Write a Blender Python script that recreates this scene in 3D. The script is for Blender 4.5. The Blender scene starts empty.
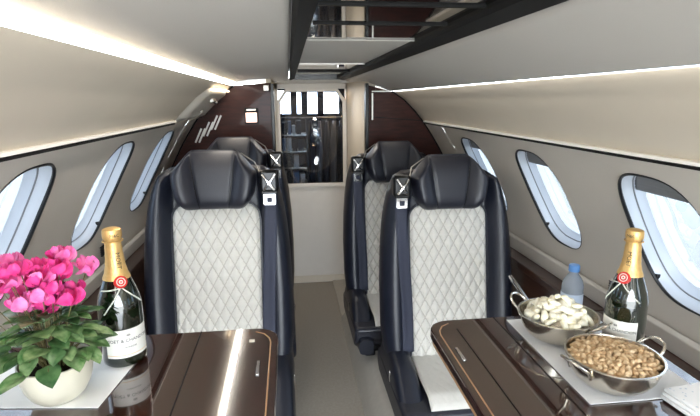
import bpy, math, random
from math import sin, cos, pi, sqrt, atan2, radians as R
from mathutils import Vector, Matrix, Euler
random.seed(7)
S = bpy.context.scene
COL = S.collection
CX = .145                      # cabin centre line

# ---------------------------------------------------------------- materials
MATS = {}
def lin(c):
    return tuple(((v/255)/12.92 if v/255 <= .04045 else ((v/255+.055)/1.055)**2.4) for v in c)
def mat(name, rgb, rough=.5, metal=0, coat=0, coat_rough=.05, spec=.5, sheen=0, noise=0, nscale=20, bump=0, bscale=200,
        emit=None, estr=0, trans=0, rgb2=None, ior=1.45, stretch=None, sss=0):
    m = bpy.data.materials.new(name); m.use_nodes = True
    nt = m.node_tree; b = nt.nodes['Principled BSDF']
    c = lin(rgb)
    b.inputs['Base Color'].default_value = (*c, 1)
    b.inputs['Roughness'].default_value = rough
    b.inputs['Metallic'].default_value = metal
    b.inputs['Coat Weight'].default_value = coat
    b.inputs['Coat Roughness'].default_value = coat_rough
    b.inputs['Specular IOR Level'].default_value = spec
    b.inputs['Sheen Weight'].default_value = sheen
    b.inputs['Transmission Weight'].default_value = trans
    b.inputs['IOR'].default_value = ior
    if sss:
        b.inputs['Subsurface Weight'].default_value = sss
        b.inputs['Subsurface Scale'].default_value = .01
    if emit:
        b.inputs['Emission Color'].default_value = (*lin(emit), 1)
        b.inputs['Emission Strength'].default_value = estr
    tc = nt.nodes.new('ShaderNodeTexCoord'); mp = nt.nodes.new('ShaderNodeMapping')
    nt.links.new(tc.outputs['Object'], mp.inputs['Vector'])
    if stretch: mp.inputs['Scale'].default_value = stretch
    if noise or rgb2:
        n = nt.nodes.new('ShaderNodeTexNoise'); n.inputs['Scale'].default_value = nscale
        n.inputs['Detail'].default_value = 5
        nt.links.new(mp.outputs['Vector'], n.inputs['Vector'])
        r = nt.nodes.new('ShaderNodeValToRGB')
        c2 = lin(rgb2) if rgb2 else tuple(v*(1-noise) for v in c)
        r.color_ramp.elements[0].position = .35; r.color_ramp.elements[1].position = .65
        r.color_ramp.elements[0].color = (*c2, 1); r.color_ramp.elements[1].color = (*c, 1)
        nt.links.new(n.outputs['Fac'], r.inputs['Fac'])
        nt.links.new(r.outputs['Color'], b.inputs['Base Color'])
    if bump:
        n2 = nt.nodes.new('ShaderNodeTexNoise'); n2.inputs['Scale'].default_value = bscale
        nt.links.new(tc.outputs['Object'], n2.inputs['Vector'])
        bp = nt.nodes.new('ShaderNodeBump'); bp.inputs['Strength'].default_value = bump
        bp.inputs['Distance'].default_value = .002
        nt.links.new(n2.outputs['Fac'], bp.inputs['Height'])
        nt.links.new(bp.outputs['Normal'], b.inputs['Normal'])
    MATS[name] = m
    return m
def thin_glass(name, tint=(255,255,255), refl=.08):
    m = bpy.data.materials.new(name); m.use_nodes = True
    nt = m.node_tree; nt.nodes.clear()
    o = nt.nodes.new('ShaderNodeOutputMaterial'); mx = nt.nodes.new('ShaderNodeMixShader')
    t = nt.nodes.new('ShaderNodeBsdfTransparent'); g = nt.nodes.new('ShaderNodeBsdfGlossy')
    t.inputs['Color'].default_value = (*lin(tint), 1); g.inputs['Roughness'].default_value = .02
    lw = nt.nodes.new('ShaderNodeLayerWeight'); lw.inputs['Blend'].default_value = .35
    ml = nt.nodes.new('ShaderNodeMath'); ml.operation = 'MULTIPLY_ADD'
    ml.inputs[1].default_value = .35; ml.inputs[2].default_value = refl
    nt.links.new(lw.outputs['Fresnel'], ml.inputs[0])
    nt.links.new(ml.outputs[0], mx.inputs['Fac'])
    nt.links.new(t.outputs[0], mx.inputs[1]); nt.links.new(g.outputs[0], mx.inputs[2])
    nt.links.new(mx.outputs[0], o.inputs['Surface'])
    MATS[name] = m
    return m

mat('liner', (208,199,184), .55, noise=.03, nscale=6, bump=.15, bscale=400)
mat('liner_low', (202,196,187), .5, noise=.03, nscale=6, bump=.15, bscale=400)
mat('headliner', (186,183,178), .55, bump=.2, bscale=500)
mat('ivory', (240,236,226), .4)
mat('trimwhite', (252,250,244), .35)
mat('bulkhead_white', (212,208,202), .45, noise=.02)
mat('carpet', (158,151,140), .95, noise=.12, nscale=90, bump=.8, bscale=700, sheen=.2)
mat('sidefloor', (176,172,164), .7, noise=.05, nscale=40)
mat('navy', (27,31,43), .36, noise=.06, nscale=30, bump=.25, bscale=350, spec=.6)
mat('charcoal', (36,38,48), .38, noise=.06, nscale=30, bump=.25, bscale=350, spec=.6)
mat('quilt', (214,212,205), .55, noise=.04, nscale=60, bump=.2, bscale=500)
mat('thread', (186,182,174), .8)  # groove shade painted onto the quilted insert
mat('webbing', (56,60,76), .7, bump=.5, bscale=900)
mat('black', (8,8,9), .3)
mat('blackmatte', (7,7,8), .6, spec=.25)
mat('chrome', (225,225,225), .12, metal=1)
mat('steel', (226,220,208), .24, metal=1, noise=.03, nscale=30)
mat('satin', (190,186,178), .35, metal=.9)
mat('gasket', (18,20,24), .4)
mat('reveal', (196,203,212), .35)
mat('shade', (120,122,126), .6)
mat('mirror_dark', (150,148,146), .035, metal=1)
mat('wood', (58,29,22), .12, coat=1, coat_rough=.01, rgb2=(39,19,14), nscale=9, stretch=(8,1.2,8), spec=.7)
MATS['wood'].node_tree.nodes['Principled BSDF'].inputs['Coat IOR'].default_value = 1.9
mat('veneer', (62,28,21), .5, coat=.12, coat_rough=.04, rgb2=(44,19,14), nscale=7, stretch=(1.5,8,8), spec=.25)
mat('ledgewood', (74,50,40), .35, coat=.8, coat_rough=.08, rgb2=(58,38,30), nscale=8, stretch=(8,1,8))
mat('tan', (176,138,100), .3, coat=.6)
mat('paper', (248,248,248), .85, bump=.1, bscale=300)
mat('ceramic', (222,216,196), .35, coat=.4, coat_rough=.15, noise=.03)
mat('soil', (52,38,28), .95, bump=1, bscale=120)
mat('leaf', (70,112,58), .42, rgb2=(140,164,116), nscale=55, coat=.15)
mat('leaf_dark', (42,82,42), .42, rgb2=(92,124,78), nscale=50, coat=.15)
mat('stem', (104,96,62), .5)
mat('petal', (228,76,150), .5, rgb2=(206,48,126), nscale=60, sss=.2)
mat('petal_light', (240,140,192), .5, rgb2=(222,84,158), nscale=60, sss=.2)
mat('bottleglass', (10,22,10), .06, coat=1, coat_rough=.02, spec=.8)
mat('gold', (232,192,124), .4, metal=.6, noise=.12, nscale=80, bump=.5, bscale=260)
mat('label', (236,234,226), .6)
mat('ink', (30,28,26), .6)
mat('redseal', (196,36,32), .4)
mat('ribbon', (214,216,206), .5)
mat('cap_blue', (96,150,214), .35)
mat('plastic_label', (200,214,232), .5)
mat('cracker', (244,236,206), .6, rgb2=(250,247,232), nscale=70)
mat('nut', (206,176,136), .6, rgb2=(176,140,100), nscale=120)
mat('nut_light', (222,198,162), .6, rgb2=(198,166,124), nscale=120)
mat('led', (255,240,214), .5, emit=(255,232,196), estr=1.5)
mat('sign_lit', (255,225,215), .5, emit=(255,214,200), estr=1.3)
mat('garment', (62,70,92), .8, noise=.3, nscale=14)
mat('garment_grey', (130,134,146), .8, noise=.2, nscale=14)
mat('box_blue', (96,136,190), .5)
mat('box_pale', (206,216,226), .5)
mat('rackdark', (40,52,72), .5)
mat('lampwarm', (255,220,180), .5, emit=(255,200,140), estr=30)
mat('tarmac', (196,194,188), .9, noise=.06, nscale=.6)
mat('hangar', (190,198,208), .7, noise=.05, nscale=.5)
mat('hangar_roof', (150,160,172), .6)
thin_glass('pane', (116,122,129), .03)
thin_glass('doorglass', (215,222,230), .06)
# water bottle plastic
mat('pet', (214,226,240), .12, trans=.55, ior=1.2)

# ---------------------------------------------------------------- mesh builder
class MB:
    def __init__(s): s.v = []; s.f = []
    def add(s, vs, fs):
        o = len(s.v); s.v += [tuple(p) for p in vs]; s.f += [tuple(i+o for i in f) for f in fs]
    def box(s, c, d, rot=None):
        vs = [Vector((x*d[0]/2, y*d[1]/2, z*d[2]/2)) for x in (-1,1) for y in (-1,1) for z in (-1,1)]
        if rot: M = Euler(rot).to_matrix(); vs = [M@v for v in vs]
        s.add([v+Vector(c) for v in vs], [(0,1,3,2),(4,6,7,5),(0,4,5,1),(2,3,7,6),(0,2,6,4),(1,5,7,3)])
        return s
    def grid(s, fn, nu, nv, closed_u=False, cap=False, flip=False):
        vs = []; fs = []
        for j in range(nv+1):
            for i in range(nu + (0 if closed_u else 1)):
                vs.append(fn(i/nu, j/nv))
        w = nu if closed_u else nu+1
        for j in range(nv):
            for i in range(nu):
                a = j*w+i; b = j*w+(i+1) % w; c = b+w; d = a+w
                fs.append((d,c,b,a) if flip else (a,b,c,d))
        if cap:
            r0 = tuple(range(w)); r1 = tuple(nv*w+i for i in range(w))
            fs.append(r0 if flip else r0[::-1]); fs.append(r1[::-1] if flip else r1)
        s.add(vs, fs); return s
    def lathe(s, prof, n=40, c=(0,0,0), close=True):
        m = len(prof)-1
        def fn(u, v):
            r, z = prof[int(round(v*m))]
            return (c[0]+r*cos(2*pi*u), c[1]+r*sin(2*pi*u), c[2]+z)
        s.grid(fn, n, m, closed_u=True, cap=close); return s
    def tube(s, pts, r, n=8, closed=False, flat=None):
        pts = [Vector(p) for p in pts]; N = len(pts); rings = []
        up = Vector((0,0,1)); prev = None
        for i, p in enumerate(pts):
            a = pts[(i-1) % N] if (closed or i) else p
            b = pts[(i+1) % N] if (closed or i < N-1) else p
            t = (b-a).normalized()
            if prev is None:
                nrm = t.cross(up)
                if nrm.length < .1: nrm = t.cross(Vector((1,0,0)))
            else: nrm = prev - t*prev.dot(t)
            nrm.normalize(); prev = nrm; bn = t.cross(nrm)
            rr = r(i/(N-1)) if callable(r) else r
            rings.append([p + nrm*cos(2*pi*k/n)*rr*(flat[0] if flat else 1) + bn*sin(2*pi*k/n)*rr*(flat[1] if flat else 1) for k in range(n)])
        vs = [v for q in rings for v in q]; fs = []
        for j in range(N if closed else N-1):
            for k in range(n):
                a = j*n+k; b = j*n+(k+1) % n; jj = (j+1) % N
                fs.append((a, b, jj*n+(k+1) % n, jj*n+k))
        if not closed: fs += [tuple(range(n))[::-1], tuple((N-1)*n+k for k in range(n))]
        s.add(vs, fs); return s
    def prism(s, poly, z0, z1, ax='z'):
        n = len(poly)
        def P(a, b, z): return {'z': (a,b,z), 'y': (a,z,b), 'x': (z,a,b)}[ax]
        vs = [P(a,b,z0) for a,b in poly] + [P(a,b,z1) for a,b in poly]
        fs = [tuple(range(n))[::-1], tuple(range(n,2*n))] + [(i,(i+1) % n,(i+1) % n+n,i+n) for i in range(n)]
        s.add(vs, fs); return s
    def build(s, name, m, parent=None, bevel=0, seg=2, sub=0, smooth=True, ang=40, off=(0,0,0), normals=True, solid=0):
        me = bpy.data.meshes.new(name)
        me.from_pydata([(v[0]-off[0], v[1]-off[1], v[2]-off[2]) for v in s.v], [], s.f); me.update()
        if normals:
            import bmesh
            bm = bmesh.new(); bm.from_mesh(me)
            bmesh.ops.recalc_face_normals(bm, faces=bm.faces); bm.to_mesh(me); bm.free()
        if smooth:
            me.shade_smooth()
            if ang < 180: me.set_sharp_from_angle(angle=R(ang))
        me.materials.append(MATS[m])
        o = bpy.data.objects.new(name, me); COL.objects.link(o)
        if parent: o.parent = parent
        if solid:
            q = o.modifiers.new('t', 'SOLIDIFY'); q.thickness = solid; q.offset = 0
        if bevel:
            b = o.modifiers.new('b', 'BEVEL'); b.width = bevel; b.segments = seg; b.limit_method = 'ANGLE'; b.angle_limit = R(35)
        if sub:
            q = o.modifiers.new('s', 'SUBSURF'); q.levels = sub; q.render_levels = sub
        return o
def paint_groove_shade(o, dz=0, ax=2):  # darker faces paint the shade in the quilt grooves
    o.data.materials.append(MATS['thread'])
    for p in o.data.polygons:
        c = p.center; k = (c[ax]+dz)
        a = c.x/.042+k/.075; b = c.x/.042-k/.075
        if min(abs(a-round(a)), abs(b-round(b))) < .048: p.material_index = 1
def tag(o, label=None, cat=None, group=None, kind=None):
    if label: o['label'] = label
    if cat: o['category'] = cat
    if group: o['group'] = group
    if kind: o['kind'] = kind
    return o
def thing(name, label, cat, loc=(0,0,0), rz=0, group=None):
    o = bpy.data.objects.new(name, None); COL.objects.link(o); o.empty_display_size = .05
    o.location = loc; o.rotation_euler = (0,0,rz)
    return tag(o, label, cat, group)
def struct(o): o['kind'] = 'structure'; return o
def copy_tree(o, parent=None):
    c = o.copy(); COL.objects.link(c)
    if parent: c.parent = parent
    for ch in list(o.children): copy_tree(ch, c)
    return c
def lerp(pts, z):
    if z <= pts[0][0]: return pts[0][1]
    for (a, x), (b, y) in zip(pts, pts[1:]):
        if z <= b:
            t = (z-a)/(b-a); return x+(y-x)*t
    return pts[-1][1]
def sm(t): t = max(0, min(1, t)); return t*t*(3-2*t)
def rrect(x0, y0, x1, y1, r, n=6):
    if not hasattr(r, '__len__'): r = (r,)*4
    out = []
    for (cx, cy, a0, rr) in ((x1-r[0], y1-r[0], 0, r[0]), (x0+r[1], y1-r[1], 90, r[1]), (x0+r[2], y0+r[2], 180, r[2]), (x1-r[3], y0+r[3], 270, r[3])):
        for k in range(n+1):
            a = R(a0+90*k/n); out.append((cx+rr*cos(a), cy+rr*sin(a)))
    return out

# ---------------------------------------------------------------- camera
cam = bpy.data.cameras.new('camera'); co = bpy.data.objects.new('camera', cam); COL.objects.link(co)
f = 495.
Yc = Vector((-62, 108, f)).normalized()
vx = 15; vy = (f*f-62*vx)/108
Zc = -Vector((vx, -vy, f)).normalized()
Xc = Vector((Yc.y*Zc.z-Yc.z*Zc.y, Yc.z*Zc.x-Yc.x*Zc.z, Yc.x*Zc.y-Yc.y*Zc.x))
if Xc.x < 0: Xc = -Xc
right = Vector((Xc[0], Yc[0], Zc[0])); up = Vector((Xc[1], Yc[1], Zc[1])); fw = Vector((Xc[2], Yc[2], Zc[2]))
co.matrix_world = Matrix(((right.x, up.x, -fw.x, 0), (right.y, up.y, -fw.y, 0), (right.z, up.z, -fw.z, 1.33), (0,0,0,1)))
cam.sensor_width = 36; cam.lens = f/700*36; cam.clip_start = .02
S.camera = co
S.view_settings.view_transform = 'Standard'; S.view_settings.look = 'None'; S.view_settings.gamma = 1
S.view_settings.use_curve_mapping = False; S.view_settings.exposure = 0.85
S.cycles.use_denoising = True
S.cycles.max_bounces = 10; S.cycles.diffuse_bounces = 5; S.cycles.glossy_bounces = 5; S.cycles.transparent_max_bounces = 12
S.cycles.sample_clamp_indirect = 8; S.cycles.caustics_reflective = False; S.cycles.caustics_refractive = False

# ---------------------------------------------------------------- world
w = bpy.data.worlds.new('sky'); S.world = w; w.use_nodes = True
nt = w.node_tree; bg = nt.nodes['Background']
bg.inputs['Color'].default_value = (.86, .93, 1.0, 1); bg.inputs['Strength'].default_value = 9.0

# ---------------------------------------------------------------- shell
Y0, Y1 = -.9, 3.5
YP = 2.86                      # wooden partitions
LOW = [(.0,.80),(.3,.87),(.45,.895),(.6,.90),(.7,.885),(.79,.862),(.83,.848),(.9,.818),(.96,.785),(1.05,.738),(1.13,.688),(1.2,.64),(1.245,.602),(1.3,.545)]
def off(z):
    # smoothed profile
    return (lerp(LOW, z-.03)+lerp(LOW, z)+lerp(LOW, z+.03))/3
ZTS = {1: 1.2, -1: 1.238}
SH_ = {1: 0, -1: .046}
ZT = 1.2
WZ, WH, WW = .975, .176, .141
HB = {1: .29625, -1: .3025}
WCYS = {1: [2.24, 1.6475, 1.055, .4625, -.13], -1: [2.325, 1.72, 1.115, .51, -.095]}
UP = {1: [(0,1.2),(.25,1.26),(.6,1.33),(1,1.374)], -1: [(0,1.234),(.2,1.275),(.55,1.345),(1,1.409)]}
UPX = {1: [(0,.64),(.25,.59),(.6,.52),(1,.452)], -1: [(0,.64),(.2,.605),(.55,.532),(1,.445)]}
def win_pt(th, k=1.0, dx=0, dz=0):
    n = 3.0
    c, s_ = cos(th), sin(th)
    rr = (abs(c)**n+abs(s_)**n)**(-1/n)
    return (WW*k*rr*c, WH*k*rr*s_)
def nrm(sd, z):
    d = (off(z+.01)-off(z-.01))/.02
    v = Vector((sd, 0, -d)); v.normalize(); return v       # outward
def wall(sd, name, matname):
    mb = MB(); ZL = .60
    N = 64
    for cy in WCYS[sd]:
        hy = HB[sd]
        outer = []
        for k in range(N):
            q = k/N*8                       # square perimeter, starts at +y mid side
            side = q
            if q < 1: a, b = 1, q
            elif q < 3: a, b = 2-q, 1
            elif q < 5: a, b = -1, 4-q
            elif q < 7: a, b = q-6, -1
            else: a, b = 1, q-8
            outer.append((a, b))
        rings = []
        for t in (0, .06, .16, .3, .5, .75, 1.0):
            ring = []
            for a, b in outer:
                oy = a*hy; oz = ((ZT-WZ)*b if b > 0 else (WZ-ZL)*b)
                iy, iz = win_pt(atan2(b, a))
                y = iy+(oy-iy)*t; z = iz+(oz-iz)*t
                zz = WZ+z
                x = CX+sd*off(zz)
                ring.append((x, cy+y, zz))
            rings.append(ring)
        vs = [p for r_ in rings for p in r_]; fs = []
        for j in range(len(rings)-1):
            for k in range(N):
                fs.append((j*N+k, j*N+(k+1) % N, (j+1)*N+(k+1) % N, (j+1)*N+k))
        mb.add(vs, fs)
    def flat(ya, yb, za, zb):
        mb.grid(lambda u, v: (CX+sd*off(za+(zb-za)*v), ya+(yb-ya)*u, za+(zb-za)*v), max(1, int((yb-ya)/.1)), 12)
    hh_ = HB[sd]
    flat(WCYS[sd][0]+hh_, YP+.02, ZL, ZT)
    flat(Y0, WCYS[sd][-1]-hh_, ZL, ZT)
    flat(Y0, YP+.02, .0, ZL)
    mb.v = [(x, y, z+SH_[sd]*sm((z-.3)/.3)) for x, y, z in mb.v]
    o = mb.build(name, matname, normals=False, ang=60)
    struct(o)
    # upper panel
    m2 = MB()
    m2.grid(lambda u, v: (CX+sd*lerp(UPX[sd], v), Y0+(YP+.02-Y0)*u, lerp(UP[sd], v)), 30, 16)
    o2 = m2.build(name+'_upper', 'liner', normals=False, ang=180); struct(o2)
    return o
wall(-1, 'wall_left', 'liner_low'); wall(1, 'wall_right', 'liner_low')

def make_window(sd, cy, idx, shade=.14):
    N = 72; D = .055
    def ringpt(k, kk, d):
        th = 2*pi*k/N
        y, z = win_pt(th, kk); zz = WZ+z
        n = nrm(sd, WZ)
        return Vector((CX+sd*off(zz), cy+y, zz+SH_[sd])) + n*d
    mb = MB()
    prof = [(1.0,0),(.985,.004),(.96,.02),(.93,.045),(.90,D)]
    mb.grid(lambda u, v: ringpt(round(u*N) % N, *prof[int(round(v*4))]), N, 4, closed_u=True)
    o = mb.build('window_%d' % idx, 'reveal', normals=False, ang=180); struct(o)
    g = MB()
    g.tube([ringpt(k, 1.0, -.001) for k in range(N)], lambda q: .0028+.0024*cos(2*pi*q), 6, closed=True)
    g.build('gasket', 'gasket', o)
    g = MB()
    g.tube([ringpt(k, .945, .03) for k in range(N)], .0020, 6, closed=True)
    g.build('inner_rim', 'shade', o)
    p = MB()
    c = Vector((CX+sd*off(WZ), cy, WZ+SH_[sd]))+nrm(sd, WZ)*D
    ring = [ringpt(k, .90, D) for k in range(N)]
    p.add([c]+ring, [(0, 1+k, 1+(k+1) % N) for k in range(N)])
    p.build('pane', 'pane', o, ang=180)
    # raised pleated shade across the top of the opening
    if shade:
        m = MB(); top = WZ+WH*.93; bot = WZ+WH*(1-2*shade)
        def sh(u, v):
            zz = bot+(top-bot)*v
            rel = abs(zz-WZ)/(WH*.93)
            hw = WW*.93*(max(0, 1-rel**3))**(1/3)
            n = nrm(sd, WZ)
            return Vector((CX+sd*off(zz), cy+(2*u-1)*hw, zz+SH_[sd]))+n*(.034+.0015*sin(v*40))
        m.grid(sh, 24, 16); m.build('window_shade', 'shade', o, ang=180, solid=.002)
    l = MB(); q = ringpt(int(N*.375*0+N*(.5+.33/2*0)), 1.0, 0)
    z = WZ-WH*.72
    q = Vector((CX+sd*off(z), cy+WW*.86, z+SH_[sd]))+nrm(sd, WZ)*(.006)
    l.box(q, (.012,.014,.014)); l.build('latch', 'black', o, bevel=.002)
    return o
i = 1
for sd in (-1, 1):
    for cy in WCYS[sd]:
        make_window(sd, cy, i, .20 if sd > 0 else 0); i += 1
# trim line along each wall
for sd, nm, ya, yb in ((-1,'trim_1',Y0,2.2),(1,'trim_2',Y0,2.80)):
    m = MB()
    x = CX+sd*.630; zt_ = ZTS[sd]+.002
    m.prism([(x-sd*.012,zt_),(x+sd*.02,zt_-.004),(x+sd*.02,zt_+.010),(x-sd*.012,zt_+.007)], ya, yb, 'y')
    o = m.build(nm, 'trimwhite', bevel=.001); struct(o)
    g = MB(); g.box((x,(ya+yb)/2,zt_-.005), (.016, yb-ya, .006)); g.build('shadow_gap', 'blackmatte', o)
# LED valances
for sd, nm, x, z in ((-1,'cove_light',-.2935,1.4185),(1,'cove_light',.599,1.383)):
    o = MB().box((x, (Y0+2.84)/2, z), (.003 if sd < 0 else .006, 2.84-Y0, 0.013 if sd < 0 else .007), (0, .64 if sd < 0 else -.5, 0)).build(nm, 'led')
    tag(o, 'warm white light line glowing along the left ceiling edge' if sd < 0 else 'thin warm white light line glowing along the right ceiling edge', 'light')
# ceiling: two liner panels and the end piece
m = MB()
LP = [(-.296,1.440),(-.286,1.4275),(-.2,1.438),(-.1,1.446),(-.03,1.450),(-.005,1.455),(.006,1.466),(.010,1.485)]
m.grid(lambda u, v: (LP[round(v*7)][0], Y0+(3.38-Y0)*u, LP[round(v*7)][1]), 10, 7)
RP = [(.605,1.388),(.592,1.376),(.56,1.386),(.5,1.408),(.44,1.434),(.40,1.448),(.385,1.455),(.380,1.485)]
m.grid(lambda u, v: (RP[round(v*7)][0], Y0+(3.38-Y0)*u, RP[round(v*7)][1]), 10, 7)
m.box((CX,3.44,1.455), (.75,.14,.03))
m.box((CX,(Y0+3.5)/2,1.53), (1.2,3.5-Y0,.02))
struct(m.build('ceiling', 'headliner', ang=60))
# outer skin so that daylight only enters through the windows
m = MB()
for sd in (-1, 1):
    pts = [(CX+sd*.98,.0),(CX+sd*1.0,.3),(CX+sd*1.0,.55)]
# centre mirror ceiling
t = thing('mirrored_ceiling_panel', 'long dark mirrored ceiling panel with black frame above the aisle', 'ceiling panel', (.19,1.2,1.47))
O = (.19,1.2,1.47)
MB().box((.19,(Y0+1.285)/2,1.482), (.30,1.285-Y0,.01)).build('mirror', 'mirror_dark', t, off=O)
MB().box((.19,(1.285+2.12)/2,1.482), (.30,.835,.01)).build('satin_panel', 'headliner', t, off=O)
MB().box((.19,(2.12+3.36)/2,1.482), (.30,1.24,.01)).build('mirror', 'mirror_dark', t, off=O)
fr = MB()
fr.prism([(.322,1.470),(.328,1.463),(.372,1.456),(.379,1.462),(.379,1.488),(.322,1.488)], Y0, 3.37, 'y')
fr.build('frame_rail', 'blackmatte', t, off=O)
fr = MB()
fr.prism([(.012,1.462),(.018,1.456),(.040,1.462),(.048,1.470),(.048,1.488),(.012,1.488)], Y0, 3.37, 'y')
fr.build('frame_rail', 'blackmatte', t, off=O)
MB().box((.19,3.35,1.470), (.29,.04,.02)).build('end_rail', 'black', t, off=O)
MB().box((.19,2.66,1.474), (.275,.05,.008)).build('cross_bar', 'blackmatte', t, off=O)
for y in (.82,1.02):
    MB().box((.19,y,1.4755), (.275,.010,.004)).build('seam_strip', 'blackmatte', t, off=O)
MB().box((.19,1.285,1.4745), (.275,.006,.003)).build('seam_strip', 'headliner', t, off=O)
MB().box((.19,2.12,1.4745), (.275,.010,.004)).build('seam_strip', 'satin', t, off=O)

# floor: dropped aisle and raised sides
struct(MB().box((.135,(Y0+3.5)/2,-.02), (.31,3.5-Y0,.04)).build('floor', 'carpet'))
m = MB()
m.prism([(.285,0),(.345,.085),(.365,.1),(1.06,.1),(1.06,-.04),(.285,-.04)], Y0, 2.86, 'y')
m.prism([(-.015,0),(-.075,.085),(-.095,.1),(-.77,.1),(-.77,-.04),(-.015,-.04)], Y0, 2.86, 'y')
m.box((.42,3.18,-.0), (.26,.64,.03)); m.box((-.14,3.18,-.0), (.26,.64,.03))
struct(m.build('floor_side', 'sidefloor'))
# corridor walls and rear bulkhead
m = MB()
m.box((-.105,3.185,.72), (.03,.63,1.5))
struct(m.build('wall_corridor_left', 'liner', bevel=.004))
m = MB()
m.prism([(.405,3.5),(.452,2.875),(.50,2.875),(.50,3.5)], -.02, 1.47)
struct(m.build('wall_corridor_right', 'liner', bevel=.004))
YB = 3.5
m = MB()
m.box((.165,YB+.015,.365), (.60,.03,.73))
m.box((-.115,YB+.015,1.08), (.09,.03,.75)); m.box((.43,YB+.015,1.08), (.07,.03,.75))
m.box((.165,YB+.015,1.44), (.60,.03,.07))
m.box((.29,YB-.001,.35), (.004,.003,.69))
struct(m.build('wall_back', 'bulkhead_white'))
struct(MB().box((.165,YB-.006,.03), (.47,.012,.05)).build('baseboard_back', 'liner', bevel=.002))
# glazed door in the bulkhead
t = thing('glazed_door', 'glass fronted door in the rear bulkhead at the end of the aisle', 'door', (.165,YB,.72))
O = (.165,YB,.72)
ox0, ox1, oz0, oz1, ch = -.075, .40, .725, 1.405, .06
outer = [(ox0,oz0),(ox1,oz0),(ox1,oz1-ch*1.4),(ox1-ch,oz1),(ox0+ch,oz1),(ox0,oz1-ch*1.4)]
ww = .026
inner = [(ox0+ww*.7,oz0+ww),(ox1-ww,oz0+ww),(ox1-ww,oz1-ch*1.5),(ox1-ch-ww*.3,oz1-.02),(ox0+ch+ww*.2,oz1-.02),(ox0+ww*.7,oz1-ch*1.5)]
m = MB(); n = 6; ya, yb = YB-.018, YB+.012
vs = [(a,ya,b) for a,b in outer]+[(a,ya,b) for a,b in inner]+[(a,yb,b) for a,b in outer]+[(a,yb,b) for a,b in inner]
fs = []
for k in range(n):
    k2 = (k+1) % n
    fs += [(k,k2,n+k2,n+k),(n+k,n+k2,3*n+k2,3*n+k),(k,2*n+k,2*n+k2,k2),(2*n+k,3*n+k,3*n+k2,2*n+k2)]
m.add(vs, fs); m.build('door_frame', 'bulkhead_white', t, bevel=.003, off=O, smooth=False)
m = MB(); m.add([(a,YB-.004,b) for a,b in inner], [tuple(range(6))]); m.build('glass_pane', 'doorglass', t, off=O, solid=.003)
m = MB(); m.tube([(a,YB-.008,b) for a,b in inner], .004, 6, closed=True); m.build('seal', 'black', t, off=O)
# made-up space behind the glass, standing in for a mirror reflection
m = MB()
m.box((.165,4.1,.9), (.62,.02,.64)); m.box((-.135,3.8,1.05), (.02,.6,.95)); m.box((.47,3.8,1.05), (.02,.6,.95))
m.box((.165,3.84,.6), (.62,.58,.02))
m.box((-.115,4.1,1.31), (.05,.02,.22)); m.box((.045,4.1,1.31), (.05,.02,.22)); m.box((.13,4.1,1.31), (.05,.02,.22)); m.box((.26,4.1,1.31), (.05,.02,.22)); m.box((.44,4.1,1.31), (.06,.02,.22))
m.box((.165,4.1,1.43), (.62,.02,.06))
struct(m.build('wall_wardrobe', 'rackdark'))
m = MB(); m.box((.165,3.8,1.46), (.62,.6,.02)); struct(m.build('ceiling_wardrobe', 'headliner'))
lx = 0
# stand-in shelving with boxes, imitating reflected shapes on the left
t = thing('shelf_rack', 'dark shelf rack behind the glass at the rear of the cabin', 'rack', (.04,3.8,.62))
O = (.04,3.8,.62)
SH = [.72,.84,.96,1.08]
for z in SH: MB().box((.035,3.75,z), (.18,.2,.010)).build('shelf', 'satin', t, off=O)
for x in (-.062,.132): MB().box((x,3.75,.92), (.012,.2,.56)).build('side_panel', 'rackdark', t, off=O)
rb = random.Random(3)
first = {}
for si, z in enumerate(SH):
    x = -.053
    k = 0
    while x < .10:
        wd = rb.choice((.03,.042,.05)); hh = rb.uniform(.06,.10); mm = rb.choice(('box_blue','box_pale','box_pale','rackdark'))
        if x+wd > .122: break
        b = MB().box((0,0,hh/2), (wd-.006,.1,hh)).build('storage_box', mm, bevel=.003)
        b.location = (x+wd/2, 3.70, z+.0052)
        b.data.name = 'storage_box'
        tag(b, 'small box on the %s shelf of the rack behind the glass' % ('lowest','second lowest','second highest','topmost')[si], 'box', 'boxes on the %s shelf behind the glass' % ('lowest','second lowest','second highest','topmost')[si])
        x += wd; k += 1
# stand-in rail and garments, imitating reflected dark shapes
t = tag(MB().tube([(-.12,3.78,1.20),(.46,3.78,1.20)], .007, 8).build('clothes_rail', 'chrome'), 'thin rail that carries the dark garments behind the glass', 'rail')
gl = [('dark blue hanging garment nearest the shelf rack behind the glass','garment',.160),('grey hanging garment second from the shelf rack behind the glass','garment_grey',.222),
      ('dark hanging garment in the middle of the rail behind the glass','garment',.280),('slim grey garment second from the right end of the rail','garment_grey',.338),('dark garment at the right end of the rail behind the glass','garment',.396)]
for gi, (lb, mm, gx) in enumerate(gl):
    t = thing('hanging_garment', lb, 'garment', (gx,3.78,1.193))
    m = MB()
    def gf(u, v, gi=gi):
        a = 2*pi*u; z = -.02-.50*v
        hw = .012+.010*sm(v*2); dp = .05+.09*sm(v*5)
        rip = 1+.18*sin(a*5+gi)*sm(v*2)
        return (hw*cos(a)*rip+.008*sin(v*3+gi), dp*sin(a)*rip, z)
    m.grid(gf, 32, 16, closed_u=True, cap=True); m.build('cloth', mm, t, ang=180)
    m = MB(); m.tube([(0,-.0,.012),(.007,0,.016),(.012,0,.006),(.004,0,-.005),(0,0,-.03)], .002, 6); m.build('hook', 'chrome', t)
t = tag(MB().lathe([(0,0),(.05,0),(.05,.012),(.0,.014)], 20).build('ceiling_lamp', 'lampwarm'), 'warm round lamp at the top right behind the glass', 'lamp')  # lamp added to brighten the space behind the glass
t.location = (.32,3.66,1.430)

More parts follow.
